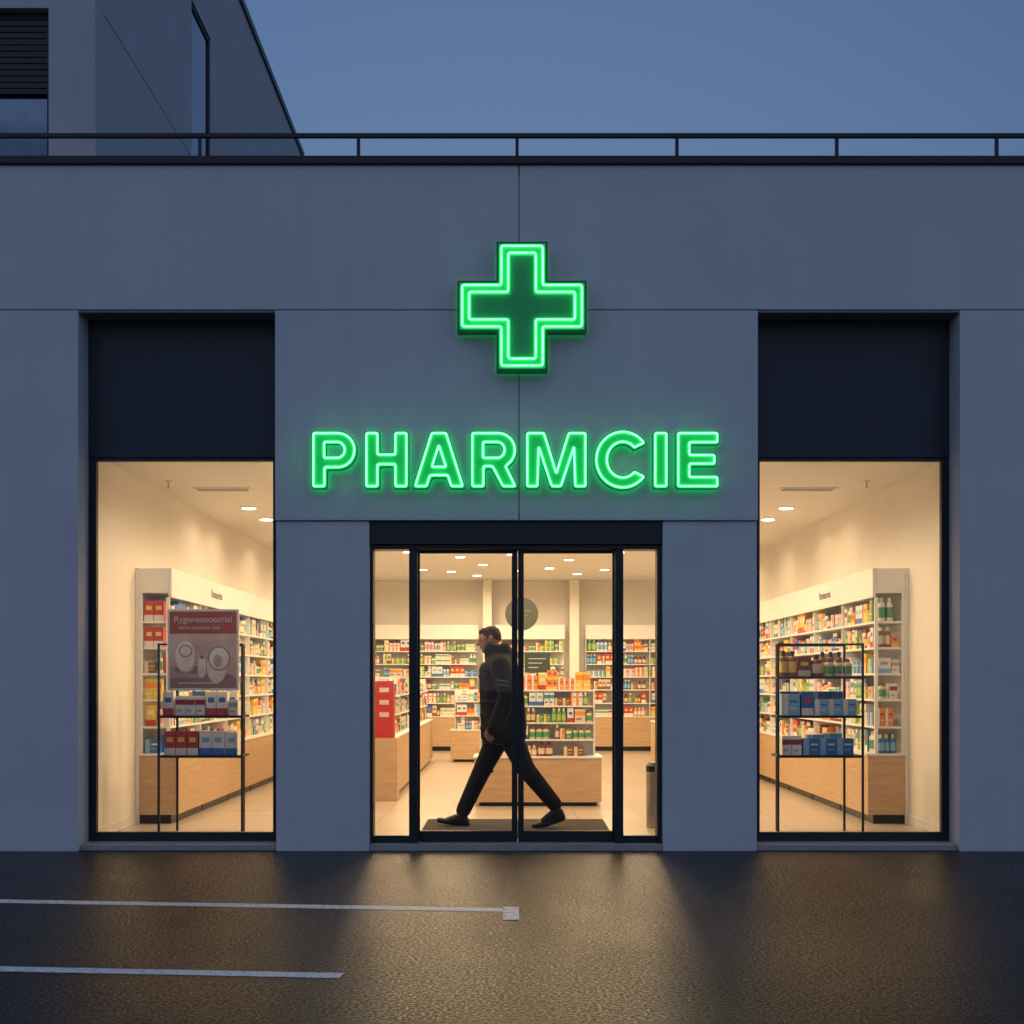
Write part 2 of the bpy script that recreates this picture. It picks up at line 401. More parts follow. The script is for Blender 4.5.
def inset(p, d):
    p = ccw(p)
    n = len(p); out = []
    for i in range(n):
        a, b_, c_ = Vector(p[i-1]), Vector(p[i]), Vector(p[(i+1)%n])
        e1 = (b_-a).normalized(); e2 = (c_-b_).normalized()
        n1 = Vector((-e1.y, e1.x)); n2 = Vector((-e2.y, e2.x))
        mm = n1+n2
        if mm.length < 1e-5: mm = n1
        mm.normalize(); k = d/max(0.45, mm.dot(n1)); out.append(tuple(b_+mm*k))
    return out
def restart(p):
    n = len(p); L_ = [(Vector(p[(i+1)%n])-Vector(p[i])).length for i in range(n)]
    i = L_.index(max(L_)); mid = (Vector(p[i])+Vector(p[(i+1)%n]))/2
    return [tuple(mid)]+p[i+1:]+p[:i+1]
def flat_solid(polys, ext, name, sc):
    cu = bpy.data.curves.new(name, 'CURVE'); cu.dimensions = '2D'; cu.fill_mode = 'BOTH'; cu.extrude = ext
    for p in polys:
        sp = cu.splines.new('POLY'); sp.points.add(len(p)-1); sp.use_cyclic_u = True
        for i, q in enumerate(p): sp.points[i].co = (q[0]*sc, q[1]*sc, 0, 1)
    ob = bpy.data.objects.new(name, cu); COL.objects.link(ob)
    me = eval_mesh(ob, name)
    me.transform(Matrix.Rotation(rad(90), 4, 'X')); return me
def tube(polys, r, name, sc):
    mb = MB(); K = 8
    for p in polys:
        p = restart(ccw(p)); q = []
        for pt in p:
            if not q or (Vector(pt)-Vector(q[-1])).length*sc > 0.0012: q.append(pt)
        n = len(q); vs = []; fs = []
        for i in range(n):
            a, b_, c_ = Vector(q[i-1]), Vector(q[i]), Vector(q[(i+1)%n])
            t = ((b_-a).normalized()+(c_-b_).normalized()); t.normalize(); nn = Vector((-t.y, t.x))
            for k in range(K):
                an = 2*math.pi*k/K
                vs.append((b_.x*sc+nn.x*r*math.cos(an), -r*math.sin(an), b_.y*sc+nn.y*r*math.cos(an)))
        for i in range(n):
            for k in range(K):
                k2 = (k+1)%K; j = (i+1)%n
                fs.append((i*K+k, i*K+k2, j*K+k2, j*K+k))
        mb.add(vs, fs)
    return mb.mesh(name, [TUBE])
def setmat(me, mat):
    me.materials.clear(); me.materials.append(mat)
    me.polygons.foreach_set("material_index", [0]*len(me.polygons))
sc = 1/130*0.99
PB = [(0,0),(15,0),(15,19),(26,19)]+arc(26.5,38,18.5,19,-88,88)+[(26,57),(0,57)]
LET = {
 'P': (0, PB, [[(14.5,32),(26,32)]+arc(26,38.2,5.5,6.2,-80,80,6)+[(26,44.4),(14.5,44.4)]]),
 'H': (53, [(0,0),(15,0),(15,22),(29,22),(29,0),(44,0),(44,57),(29,57),(29,35.5),(15,35.5),(15,57),(0,57)], []),
 'A': (101, [(0,0),(15.5,0),(19,11),(34,11),(37.5,0),(53,0),(35,57),(18,57)], [[(21.8,23),(31.2,23),(26.5,39)]]),
 'R': (159, [(0,0),(15,0),(15,20),(21,20),(31.5,0),(48,0),(37.5,21.5)]+arc(28,38,18.5,19,-52,88)+[(27,57),(0,57)],
       [[(14.5,32),(26,32)]+arc(27,38.2,5.5,6.2,-80,80,6)+[(26,44.4),(14.5,44.4)]]),
 'M': (214, [(0,0),(14,0),(14,37),(25,0),(37,0),(48,37),(48,0),(62,0),(62,57),(42,57),(31,19),(20,57),(0,57)], []),
 'C': (283, arc(28.5,28.5,28.5,29.8,33,327,32)+arc(28.5,28.5,14,16,322,38,24), []),
 'I': (342, [(0,0),(15,0),(15,57),(0,57)], []),
 'E': (365, [(0,0),(43,0),(43,13),(15,13),(15,22.5),(40,22.5),(40,35),(15,35),(15,44),(43,44),(43,57),(0,57)], []),
}
LS = thing("neon_lettering_sign", "green illuminated neon letters reading PHARMCIE mounted on the facade wall", "sign", (-1.528, -0.06, 2.782))
for ch, (ox, outer, holes) in LET.items():
    outer = inset(outer, -0.6)
    so_, sh_ = rnd(outer, 3.0), [rnd(h, 1.2) for h in holes]
    me = flat_solid([so_]+sh_, 0.03, "letter", sc); setmat(me, GSIDE); me.transform(Matrix.Translation((ox*sc, 0, 0)))
    lo = mkobj("letter", me, LS)
    lo["label"] = "letter " + ch + " with bright green neon outline"
    fi = rnd(inset(outer, 0.8), 2.5); fh = [rnd(inset(h, -0.4), 1) for h in holes]
    me = flat_solid([fi]+fh, 0.002, "letter_face", sc); setmat(me, GFACE); me.transform(Matrix.Translation((ox*sc, -0.033, 0)))
    mkobj("letter_face", me, lo)
    ti = rnd(inset(outer, 2.6), 1.8); th = [rnd(inset(h, -1.8), 1.5) for h in holes]
    me = tube([ti]+th, 0.0072, "neon_tube", sc); me.transform(Matrix.Translation((ox*sc, -0.047, 0)))
    mkobj("neon_tube", me, lo, smooth=True)
    me = flat_solid([fi]+fh, 0.002, "halo_glow_plate", sc); setmat(me, GBACK); me.transform(Matrix.Translation((ox*sc, 0.033, 0)))
    mkobj("halo_glow_plate", me, lo)

def crossp(h, a): return [(-a,-h),(a,-h),(a,-a),(h,-a),(h,a),(a,a),(a,h),(-a,h),(-a,a),(-h,a),(-h,-a),(-a,-a)]
CS = thing("pharmacy_cross_sign", "green neon pharmacy cross mounted on the facade wall", "sign", ((522-512)/130*0.99, -0.07, 4.162))
cp = crossp(0.492, 0.195)
me = flat_solid([cp], 0.055, "cross_housing", 1); setmat(me, plain("cross_housing_dark", (0.012, 0.05, 0.03), 0.5, 0, 0.1, 6, 0, 60, (0,1,0.3), 0.02)); mkobj("cross_housing", me, CS)
me = flat_solid([inset(cp, 0.018), inset(cp, 0.11)], 0.002, "lit_border", 1); setmat(me, GFACE); me.transform(Matrix.Translation((0, -0.058, 0))); mkobj("lit_border", me, CS)
me = flat_solid([inset(cp, 0.112)], 0.002, "cross_face", 1); setmat(me, GDARK); me.transform(Matrix.Translation((0, -0.058, 0))); mkobj("cross_face", me, CS)
for d_ in (0.038, 0.090):
    me = tube([rnd(inset(cp, d_), 0.018)], 0.0075, "neon_tube", 1); me.transform(Matrix.Translation((0, -0.074, 0))); mkobj("neon_tube", me, CS, smooth=True)
me = flat_solid([inset(cp, 0.01)], 0.002, "halo_glow_plate", 1); setmat(me, GBACK); me.transform(Matrix.Translation((0, 0.058, 0))); mkobj("halo_glow_plate", me, CS)

# ------------------------------------------------------------ products
PC = dict(white=(.80,.78,.74), cream=(.70,.60,.44), red=(.52,.055,.04), dred=(.27,.035,.03), blue=(.05,.18,.48), lblue=(.24,.50,.70),
          teal=(.05,.32,.36), green=(.10,.34,.12), lime=(.42,.58,.15), orange=(.85,.28,.05), yellow=(.85,.60,.10), brown=(.24,.10,.045),
          pink=(.70,.38,.36), black=(.04,.035,.035), grey=(.42,.41,.41), purple=(.26,.13,.30))
PN = list(PC); PM = [plain("packaging_"+k, PC[k], 0.42, 0, 0.05, 20) for k in PN]
pi = PN.index
VAR = []
def bv(w_, h, d, base, band, acc, style):
    VAR.append(dict(t='box', w=w_, h=h, d=d, c=(base, band, acc), s=style))
def tv(r, h, base, cap, lab):
    VAR.append(dict(t='bot', w=2*r, h=h, d=2*r, c=(base, cap, lab), s=0))
for b_, c_, a_ in [('white','red','blue'),('white','blue','lblue'),('white','green','lime'),('white','orange','red'),('white','teal','black'),
                 ('white','pink','purple'),('red','white','yellow'),('blue','white','red'),('lblue','white','blue'),('white','lime','green'),
                 ('orange','white','red'),('yellow','red','white'),('cream','brown','red'),('teal','white','lblue'),('white','lblue','grey'),
                 ('brown','cream','yellow'),('white','dred','grey'),('dred','cream','yellow'),('white','yellow','green'),('orange','yellow','red'),
                 ('cream','orange','brown'),('white','grey','orange'),('lime','white','green'),('pink','white','red'),('yellow','orange','white'),('green','white','yellow'),
                 ('blue','lblue','white'),('green','yellow','white')]:
    bv(R.uniform(.038,.095), R.uniform(.08,.19), .09, b_, c_, a_, R.randint(0,2))
for b_, c_, a_ in [('white','blue','lblue'),('brown','white','cream'),('lblue','white','white'),('white','white','green'),('orange','white','white'),
                 ('green','white','lime'),('white','black','grey'),('white','red','pink'),('dred','black','cream'),('brown','black','yellow'),('blue','white','lblue'),('cream','brown','green')]:
    tv(R.uniform(.022,.036), R.uniform(.11,.19), b_, c_, a_)
def build_var(mb, v, M=None, s=1.0):
    a, b_, c_ = (pi(k) for k in v['c'])
    w2, h, d = v['w']/2*s, v['h']*s, v['d']*s
    if v['t'] == 'box':
        mb.box(-w2, w2, 0, d, 0, h, a, M)
        y = -0.0015
        def q(x0, x1, z0, z1, mi, yy=y): mb.add([(x0,yy,z0),(x1,yy,z0),(x1,yy,z1),(x0,yy,z1)], [(0,1,2,3)], mi, M)
        if v['s'] == 0: q(-w2, w2, h*.55, h*.82, b_); q(-w2*.7, w2*.3, h*.2, h*.3, c_)
        elif v['s'] == 1: q(-w2, w2, 0, h*.3, b_); q(-w2*.6, w2*.6, h*.55, h*.75, c_)
        else: q(-w2, -w2*.3, 0, h, b_); q(-w2*.1, w2*.8, h*.6, h*.7, c_); q(-w2*.1, w2*.6, h*.3, h*.36, b_)
    else:
        r = w2; c = (0, r, 0)
        mb.lathe([(r*.95,0),(r,h*.03),(r,h*.68),(r*.85,h*.75),(r*.42,h*.8)], 10, a, M, c)
        mb.lathe([(r*.5,h*.8),(r*.5,h*.99),(r*.4,h)], 10, b_, M, c)
        mb.lathe([(r*1.02,h*.15),(r*1.02,h*.58)], 10, c_, M, c)
for v in VAR:
    mb = MB(); build_var(mb, v)
    v['mesh'] = mb.mesh("product_"+v['t'], PM)
STUFF = MB(); COUNT = dict(box=0, bot=0); LIMIT = 290
def place(v, M, s, indiv, where):
    if indiv and COUNT[v['t']] < LIMIT:
        kind = v['t']; COUNT[kind] += 1
        o = bpy.data.objects.new("product_box" if kind == 'box' else "product_bottle", v['mesh']); COL.objects.link(o)
        o.matrix_world = M @ Matrix.Scale(s, 4)
        nm = {'lblue':'light blue','dred':'dark red','lime':'lime'}
        a, b_ = (nm.get(k, k) for k in v['c'][:2])
        o["label"] = (f"{a} medicine box with {b_} print on {where}" if kind == 'box' else f"{a} bottle with {b_} cap on {where}")
        o["category"] = "medicine box" if kind == 'box' else "bottle"; o["group"] = "medicine packages on the shop shelves"
    else: build_var(STUFF, v, M, s)
def fill(M, x0, x1, y, z, hmax, indiv=False, where="a wall shelf", vs=None, gap=0.004, smin=.9, smax=1.2, runs=(1,3)):
    x = x0+R.uniform(0, .02)
    vs = vs or VAR
    while x < x1-0.045:
        v = R.choice(vs); n = R.randint(*runs); s = min(R.uniform(smin, smax), hmax/v['h']*0.97)
        for i in range(n):
            wd = v['w']*s
            if x+wd > x1: break
            if R.random() < 0.03: x += wd; continue
            MM = M @ Matrix.Translation((x+wd/2, y+R.uniform(0,.015), z)) @ Matrix.Rotation(R.uniform(-.06,.06), 4, 'Z')
            place(v, MM, s, indiv, where)
            if v['t'] == 'box' and v['h']*s*2 < hmax and R.random() < .6:
                place(v, MM @ Matrix.Translation((0, 0, v['h']*s+.001)), s, indiv, where)
            x += wd+gap
        x += R.uniform(0.0, 0.012)

def rack(x0, x1, y0, y1, shelves, label):
    cx = (x0+x1)/2; U = thing("display_rack", label, "display rack", (cx, y0, 0.05), 0, "window display racks")
    h = (x1-x0)/2; D = y1-y0; t = 0.009; H = 1.57
    for (a, b_) in [(-h, 0), (h, 0), (-h+.06, D), (h-.06, D)]:
        box("post", (a-t, a+t, b_-t, b_+t, 0, H), BLACK, U)
    box("top_rail", (-h+t, h-t, -t*.8, t*.8, H-.018, H-.002), BLACK, U)
    box("top_rail", (-h+.06+t, h-.06-t, D-t*.8, D+t*.8, H-.018, H-.002), BLACK, U)
    M = Matrix.Translation((cx, y0, 0.05))
    for z, hm, vs in shelves:
        box("shelf", (-h+t+.001, h-t-.001, -0.005, D-t-.002, z-0.02, z), BLACK, U)
        fill(M, -h+0.02, h-0.02, 0.02, z+0.001, hm, True, "a display rack", vs, smin=1.2, smax=1.7)
        fill(M, -h+0.05, h-0.05, 0.2, z+0.001, hm, True, "a display rack", vs, smin=1.2, smax=1.7)
def sel(*ks): return [v for v in VAR if v['c'][:2] in ks and v['t'] == 'box']
mixed = sel(('teal','white'),('white','blue'),('white','red'),('blue','white'),('lblue','white'),('white','grey'),('red','white'),('white','dred'))
jars = [v for v in VAR if v['t'] == 'bot' and v['c'][0] in ('brown','dred','cream')]+sel(('brown','cream'),('dred','cream'),('cream','orange'))
bluebox = sel(('blue','white'),('teal','white'),('blue','lblue'),('lblue','white'),('white','blue'))
rack(-2.88, -2.20, 0.66, 1.05, [(0.98,.2,mixed),(0.655,.2,mixed)], "black display rack with blue and white packages behind the window")
rack(2.17, 2.86, 0.66, 1.05, [(1.30,.22,jars),(0.98,.2,bluebox),(0.655,.18,bluebox+sel(('white','grey'),('white','dred'),('white','teal')))], "black display rack with brown jars and blue boxes")

def gondola(loc, rz, L, D, base_h, tops, indiv, label, H, vs=None, slope=0.0, topvs=None):
    U = thing("display_gondola", label, "display shelf", loc, rz)
    M = Matrix.Translation(loc) @ Matrix.Rotation(rz, 4, 'Z')
    b0 = MB(); b0.box(-.05, L+.05, -.05, D+.05, 0.04, base_h-.02); b0.obj("base_cabinet", WOOD, U, 0.004)
    box("counter_top", (-.06, L+.06, -.06, D+.06, base_h-.019, base_h), WHITE, U, 0.003)
    box("plinth", (0, L, 0, D, 0, .039), BLACK, U)
    box("side_panel", (0, .02, D/2-.05, D-.02, base_h+.001, H), WHITE, U)
    box("side_panel", (L-.02, L, D/2-.05, D-.02, base_h+.001, H), WHITE, U)
    box("back_panel", (.02, L-.02, D/2+.02, D/2+.04, base_h+.001, H), WHITE, U)
    for i, z in enumerate(tops):
        if i: box("shelf", (.021, L-.021, .02+slope*i, D/2+.019, z-.016, z), WHITE, U)
        last = i == len(tops)-1
        nxt = z+.26 if last else tops[i+1]
        fill(M, .03, L-.03, .035+slope*i, z+.001, nxt-z-.025, indiv, "an oak gondola", (topvs if last and topvs else vs), smin=.8, smax=1.2)
    return U, M
warm = [v for v in VAR if v['c'][0] in ('red','orange','yellow','dred','cream','brown','green')]+[v for v in VAR if v['c'][0] == 'white']
hot = [v for v in VAR if v['c'][0] in ('orange','orange','yellow') and v['t'] == 'box']
gondola((-0.33, 3.42, .05), 0, 1.18, .5, .50, (.50,.67,.84,1.01,1.17), True, "oak-based display gondola full of colourful medicine packages", 1.16, warm, 0.03, hot)

def wall_unit(loc, rz, L, indiv, near=None, H=2.26, levels=(0.62,0.86,1.10,1.33,1.56,1.79), D=0.30, BD=0.36):
    U = thing("shelf_unit", "white wall shelving with oak base cabinet full of medicine packages", "shelf", loc, rz, "wall shelving in the pharmacy")
    M = Matrix.Translation(loc) @ Matrix.Rotation(rz, 4, 'Z')
    box("back_panel", (0, L, -0.03, 0, 0.0, H), WHITE, U)
    if near != 'L': box("side_panel", (0.0, 0.012, -D, -0.031, 0.621, 2.03), WHITE, U)
    box("header", (0.0, L-0.001, -D-0.02, -D+.01, 2.00, H-.002), WHITE, U, 0.004)
    box("top_board", (0.0, L-0.001, -D+.011, -0.031, 2.04, 2.055), WHITE, U)
    if near:
        xe = 0.0 if near == 'L' else L-.026
        box("end_post", (xe, xe+.025, -D, -D+.03, .621, 1.999), WHITE, U)
        box("end_post", (xe, xe+.025, -0.06, -.031, .621, 2.039), WHITE, U)
        box("end_header", (xe, xe+.015, -D+.011, -.031, 2.056, H-.004), WHITE, U)
    box("base_cabinet", (0.0, L-.001, -BD, -0.031, 0.08, 0.60), WOOD, U)
    box("counter_top", (-.005 if near == 'L' else 0, L+.005 if near == 'R' else L-.001, -BD-0.015, -0.031, 0.601, 0.62), WHITE, U)
    box("plinth", (0.02, L-.02, -BD+.05, -0.031, 0.0, 0.079), BLACK, U)
    for z in levels[1:]:
        box("shelf", (0.013, L-0.017, -D, -0.061, z-0.018, z), WHITE, U)
    for i, z in enumerate(levels):
        top = (levels[i+1]-0.03) if i+1 < len(levels) else 2.03
        hm = top-z-0.015
        fa, fb = 0.02, L-0.02
        if near == 'L':
            fill(M @ Matrix.Translation((0.03, -0.062, 0)) @ Matrix.Rotation(rad(-90), 4, 'Z'), 0, D-.09, 0, z+.001, hm, indiv, smin=1.1, smax=1.5); fa = 0.18
        if near == 'R':
            fill(M @ Matrix.Translation((L-0.03, -D+.03, 0)) @ Matrix.Rotation(rad(90), 4, 'Z'), 0, D-.09, 0, z+.001, hm, indiv, smin=1.1, smax=1.5); fb = L-0.18
        fill(M, fa, fb, -D+0.02, z+0.001, hm, indiv, smin=.95, smax=1.3)
    return U
YS = 1.62; L = 1.28
UL = []
for i in range(10):
    a = wall_unit((XL+.003, YS+i*L, 0.05), rad(90), L, i < 2, 'L' if i == 0 else None)
    b_ = wall_unit((XR-.003, YS+(i+1)*L, 0.05), rad(-90), L, i < 2, 'R' if i == 0 else None)
    if i == 1: UL = [a, b_]
for i, (xa, ll) in enumerate([(-2.9,1.15),(-1.75,1.15),(-0.3,1.25),(1.32,1.15),(2.47,.9)]):
    wall_unit((xa, 14.95, 0.05), 0, ll, False)

def text_mesh(txt, size, name, mat, off=0.01):
    cu = bpy.data.curves.new(name, 'FONT'); cu.body = txt; cu.size = size; cu.align_x = 'CENTER'; cu.align_y = 'CENTER'; cu.extrude = 0.001; cu.offset = size*off
    ob = bpy.data.objects.new(name, cu); COL.objects.link(ob); me = eval_mesh(ob, name)
    me.transform(Matrix.Rotation(rad(90), 4, 'X')); setmat(me, mat); return me
GREYT = plain("grey_print", (0.25,0.24,0.23), 0.6)
for u in UL:
    me = text_mesh("Parmacerias", 0.11, "header_lettering", GREYT); me.transform(Matrix.Translation((L*0.5, -0.323, 2.13))); mkobj("header_lettering", me, u)

# ------------------------------------------------------------ poster
P = thing("poster", "framed poster with red heading and pale product picture on display rack", "poster", (-2.505, 0.60, 1.235))
pw, ph = 0.29, 0.66
f = MB(); f.box(-pw, pw, 0, .02, 0, ph); f.obj("poster_frame", WHITE, P, 0.004)
def grad(name, c1, c2, sc_, ax):
    m, nt, b = new_mat(name); tc = nt.nodes.new("ShaderNodeTexCoord")
    n = nt.nodes.new("ShaderNodeTexNoise"); n.inputs["Scale"].default_value = sc_; n.inputs["Detail"].default_value = 3
    nt.links.new(tc.outputs["Object"], n.inputs["Vector"])
    sp = nt.nodes.new("ShaderNodeSeparateXYZ"); nt.links.new(tc.outputs["Object"], sp.inputs[0])
    ma = nt.nodes.new("ShaderNodeMath"); ma.operation = 'MULTIPLY_ADD'; ma.inputs[1].default_value = ax; nt.links.new(sp.outputs["Z"], ma.inputs[0]); nt.links.new(n.outputs["Fac"], ma.inputs[2])
    r = nt.nodes.new("ShaderNodeValToRGB"); r.color_ramp.elements[0].position = .3; r.color_ramp.elements[1].position = .95
    r.color_ramp.elements[0].color = c1+(1,); r.color_ramp.elements[1].color = c2+(1,)
    nt.links.new(ma.outputs[0], r.inputs["Fac"]); nt.links.new(r.outputs["Color"], b.inputs["Base Color"]); b.inputs["Roughness"].default_value = .45
    return m
PR = [grad("poster_red", (.42,.065,.035), (.52,.10,.055), 5, .3), grad("poster_rose", (.36,.19,.15), (.80,.62,.54), 4, .9),
      grad("poster_white", (.62,.50,.44), (.95,.90,.85), 9, 1.2), plain("poster_plum", (.36,.18,.15), .5), grad("poster_shadow", (.28,.14,.11), (.42,.25,.20), 8, .3),
      grad("poster_tan", (.50,.28,.20), (.68,.46,.35), 8, 1)]
def rect(mb, x0, x1, z0, z1, y, mi): mb.add([(x0,y,z0),(x1,y,z0),(x1,y,z1),(x0,y,z1)], [(0,1,2,3)], mi)
def disc(mb, cx, cz, rx, rz_, y, mi, n=28): mb.add([(cx+rx*math.cos(2*math.pi*i/n), y, cz+rz_*math.sin(2*math.pi*i/n)) for i in range(n)], [tuple(range(n))], mi)
pr = MB()
rect(pr, -pw+.02, pw-.02, .02, ph-.02, -.002, 1)
rect(pr, -pw+.02, pw-.02, ph-.20, ph-.02, -.004, 0)
rect(pr, -pw+.02, pw-.02, .02, .10, -.003, 4)
disc(pr, -.10, .17, .14, .035, -.0035, 4); disc(pr, .12, .11, .13, .03, -.0035, 4)
disc(pr, -.14, .275, .09, .135, -.004, 5); disc(pr, -.145, .28, .080, .125, -.006, 2); disc(pr, -.14, .32, .055, .05, -.008, 3); disc(pr, -.14, .32, .046, .041, -.010, 2)
disc(pr, .11, .19, .08, .13, -.004, 2); disc(pr, .13, .26, .09, .10, -.006, 3); disc(pr, .13, .26, .080, .09, -.008, 2); disc(pr, .12, .24, .035, .05, -.010, 5)
disc(pr, -.01, .19, .035, .09, -.005, 2); rect(pr, -.02, .0, .26, .31, -.005, 5)
rect(pr, -.2, .12, .055, .065, -.005, 2)
pr.obj("poster_print", PR, P)
PT = plain("poster_cream_ink", (.85,.74,.66), .6)
me = text_mesh("Rygeneosoecrial", 0.072, "poster_lettering", PT, .004); me.transform(Matrix.Translation((0, -.007, ph-.085))); mkobj("poster_lettering", me, P)
me = text_mesh("sercre posalcoe riale", 0.040, "poster_lettering", PT, .004); me.transform(Matrix.Translation((-.03, -.007, ph-.15))); mkobj("poster_lettering", me, P)

# ------------------------------------------------------------ signs over gondola
Sg = thing("hanging_sign", "round grey green sign on a slim pole above the gondola", "sign", (0.10, 3.75, 1.24))
SGM = plain("sage_green_sign", (0.12, 0.14, 0.10), 0.6)
mb = MB(); mb.lathe([(.01,0),(.01,.62)], 10, 0); mb.obj("pole", STEEL, Sg)
mb = MB(); mb.lathe([(.165,-.012),(.17,-.008),(.17,.008),(.165,.012)], 40, 0, Matrix.Translation((0,-.02,.76)) @ Matrix.Rotation(rad(90),4,'X')); mb.obj("sign_disc", SGM, Sg)
mb = MB(); rect(mb, -.09,.09,.785,.80,-.034,0); rect(mb, -.06,.06,.74,.752,-.034,0); mb.obj("sign_print", GREYT, Sg)
Sg2 = thing("category_sign", "small dark green rectangular sign with pale lines of print", "sign", (0.26, 3.70, 1.235))
mb = MB(); mb.box(-.13,.13,-.006,.006,.16,.36); mb.box(-.01,.01,-.005,.005,0,.16)
mb.obj("sign_board", plain("dark_green_sign", (.05,.09,.06), .5), Sg2)
mb = MB()
for k in range(3): rect(mb, -.09, .09-.04*k, .30-.045*k, .308-.045*k, -.008, 0)
mb.obj("sign_print", PT, Sg2)

gondola((-1.30, 4.45, .05), rad(90), 3.0, .5, .66, (.66,.88,1.10), False, "long oak aisle counter with rows of packages", 1.30)
gondola((-1.30, 8.2, .05), rad(90), 3.2, .5, .66, (.66,.88,1.10), False, "long oak aisle counter with rows of packages", 1.30)
gondola((2.15, 10.6, .05), rad(-90), 3.0, .5, .66, (.66,.88,1.10), False, "long oak aisle counter with rows of packages", 1.30)
gondola((-0.9, 11.2, .05), 0, 1.5, .5, .50, (.50,.72,.94), False, "low oak counter with small packages", 1.12)
D_ = thing("promotional_display", "tall red cardboard display stand with product packs", "display stand", (-1.375, 4.05, .05))
RED = plain("red_cardboard", (.50,.03,.03), .55)
mb = MB(); mb.box(-.20,.17,-.02,.22,0,.659); mb.obj("base_cabinet", WOOD, D_, .003)
mb = MB(); mb.box(-.15,.13,0,.02,.66,1.26); mb.box(-.15,-.13,.02,.2,.66,1.2); mb.box(.11,.13,.02,.2,.66,1.2); mb.box(-.13,.11,.18,.2,.66,1.2)
mb.obj("display_body", [RED], D_, .003)
mb = MB()
for k in range(3): rect(mb, -.02, .08, 1.14-.13*k, 1.19-.13*k, -.003, 0)
mb.obj("display_print", plain("pale_print", (.7,.55,.45), .6), D_)

sg_ = STUFF.obj("shelf_goods", PM); sg_["kind"] = "stuff"; sg_["label"] = "mass of small colourful medicine packages filling the far shelves"; sg_["category"] = "shelf goods"

mt = MB().box(-.76,.82,.50,1.95,.0505,.062).obj("door_mat", MAT, None, .003); thing("", "dark brown fibre entrance mat on the shop floor", "mat", obj=mt)
bn = thing("waste_bin", "brushed steel waste bin with black lid beside the door", "bin", (1.27, 1.35, .05))
MB().lathe([(.105,0),(.11,.01),(.11,.47),(.108,.48)], 28).obj("bin_body", STEEL, bn, smooth=False)
MB().lathe([(.113,.481),(.113,.53),(.09,.56),(.02,.565)], 28).obj("bin_lid", BLACK, bn)

# ------------------------------------------------------------ ceiling fixtures
TRIM = plain("white_trim", (.8,.8,.78), .4)
def downlight(x, y, power=42):
    T_ = thing("ceiling_downlight", "round recessed ceiling downlight glowing warm white", "ceiling light", (x, y, CH), 0, "ceiling downlights")
    MB().lathe([(.085,-.012),(.095,-.006),(.095,-.001)], 24).obj("trim_ring", TRIM, T_)
    MB().lathe([(.07,-.018),(.07,-.0125)], 24).obj("lamp", LAMP, T_)
    l = bpy.data.lights.new("downlight_lamp", 'SPOT'); l.energy = power; l.spot_size = rad(172); l.spot_blend = 0.35; l.shadow_soft_size = 0.10
    l.color = (1.0, 0.71, 0.41)
    lo = bpy.data.objects.new("downlight_lamp", l); COL.objects.link(lo); lo.parent = T_; lo.location = (0, 0, -.04)
for yy in (3.9, 4.95, 7.2, 9.4, 11.6, 13.6):
    for xx in (-2.74, 2.855): downlight(xx, yy, 14)
for xx in (-1.45, 1.5):
    for yy in (0.85, 2.5, 4.4, 6.6, 9.0, 12.2): downlight(xx, yy, 106)  # extra rows added to even the light; front ones, behind the piers, brighten shelves
for (xx, yy) in [(-.8,2.2),(.8,2.2),(-.55,5.0),(.9,5.0),(-.9,7.6),(.55,7.6),(-.75,9.8),(.85,10.3),(-.45,11.2),(.6,11.9),(-1.0,12.6),(1.1,13.1),(-.6,13.5),(.1,12.4),(0.0,9.4)]: downlight(xx, yy, 56)
GR = plain("vent_grille", (.45,.42,.37), .6)
for xx in (-2.72, 2.78):
    v = thing("air_vent", "flat white ceiling air vent grille", "air vent", (xx, 2.45, CH), 0, "ceiling vents")
    mb = MB(); mb.box(-.27,.27,-.09,.09,-.012,-.001); mb.obj("vent_frame", TRIM, v)
    mb = MB()
    for k in range(5): mb.box(-.24,.24,-.07+.03*k,-.055+.03*k,-.016,-.0125)
    mb.obj("vent_slats", GR, v)
    sp = thing("ceiling_sprinkler", "small ceiling sprinkler head", "sprinkler", (-3.1 if xx < 0 else 3.2, 1.9, CH), 0, "ceiling sprinklers")
    MB().lathe([(.03,-.012),(.03,-.001)], 16).obj("rose", TRIM, sp); MB().lathe([(.02,-.07),(.006,-.06),(.008,-.0125)], 12).obj("nozzle", STEEL, sp)

# ------------------------------------------------------------ person
def hullpiece(mb, balls):
    bm = bmesh.new()
    for c, r in balls:
        if not isinstance(r, (tuple, list)): r = (r, r, r)
        ret = bmesh.ops.create_icosphere(bm, subdivisions=2, radius=1)
        for v in ret['verts']: v.co = Vector((v.co.x*r[0]+c[0], v.co.y*r[1]+c[1], v.co.z*r[2]+c[2]))
    vs = [v.co.copy() for v in bm.verts]; bm.free()
    b2 = bmesh.new()
    for p in vs: b2.verts.new(p)
    ch = bmesh.ops.convex_hull(b2, input=b2.verts[:])
    dl = [g_ for g_ in ch['geom_interior'] if isinstance(g_, bmesh.types.BMVert)]
    if dl: bmesh.ops.delete(b2, geom=list(set(dl)), context='VERTS')
    b2.verts.ensure_lookup_table(); b2.verts.index_update()
    mb.add([v.co for v in b2.verts], [[v.index for v in f.verts] for f in b2.faces]); b2.free()
def remeshed(mb, name, mats, parent, vox, sm=4):
    me = mb.mesh(name, []); ob = bpy.data.objects.new(name, me); COL.objects.link(ob)
    r = ob.modifiers.new("r", 'REMESH'); r.mode = 'VOXEL'; r.voxel_size = vox
    s_ = ob.modifiers.new("s", 'SMOOTH'); s_.iterations = sm; s_.factor = 0.5
    m2 = eval_mesh(ob, name); setmat(m2, mats)
    return mkobj(name, m2, parent, 0, True)
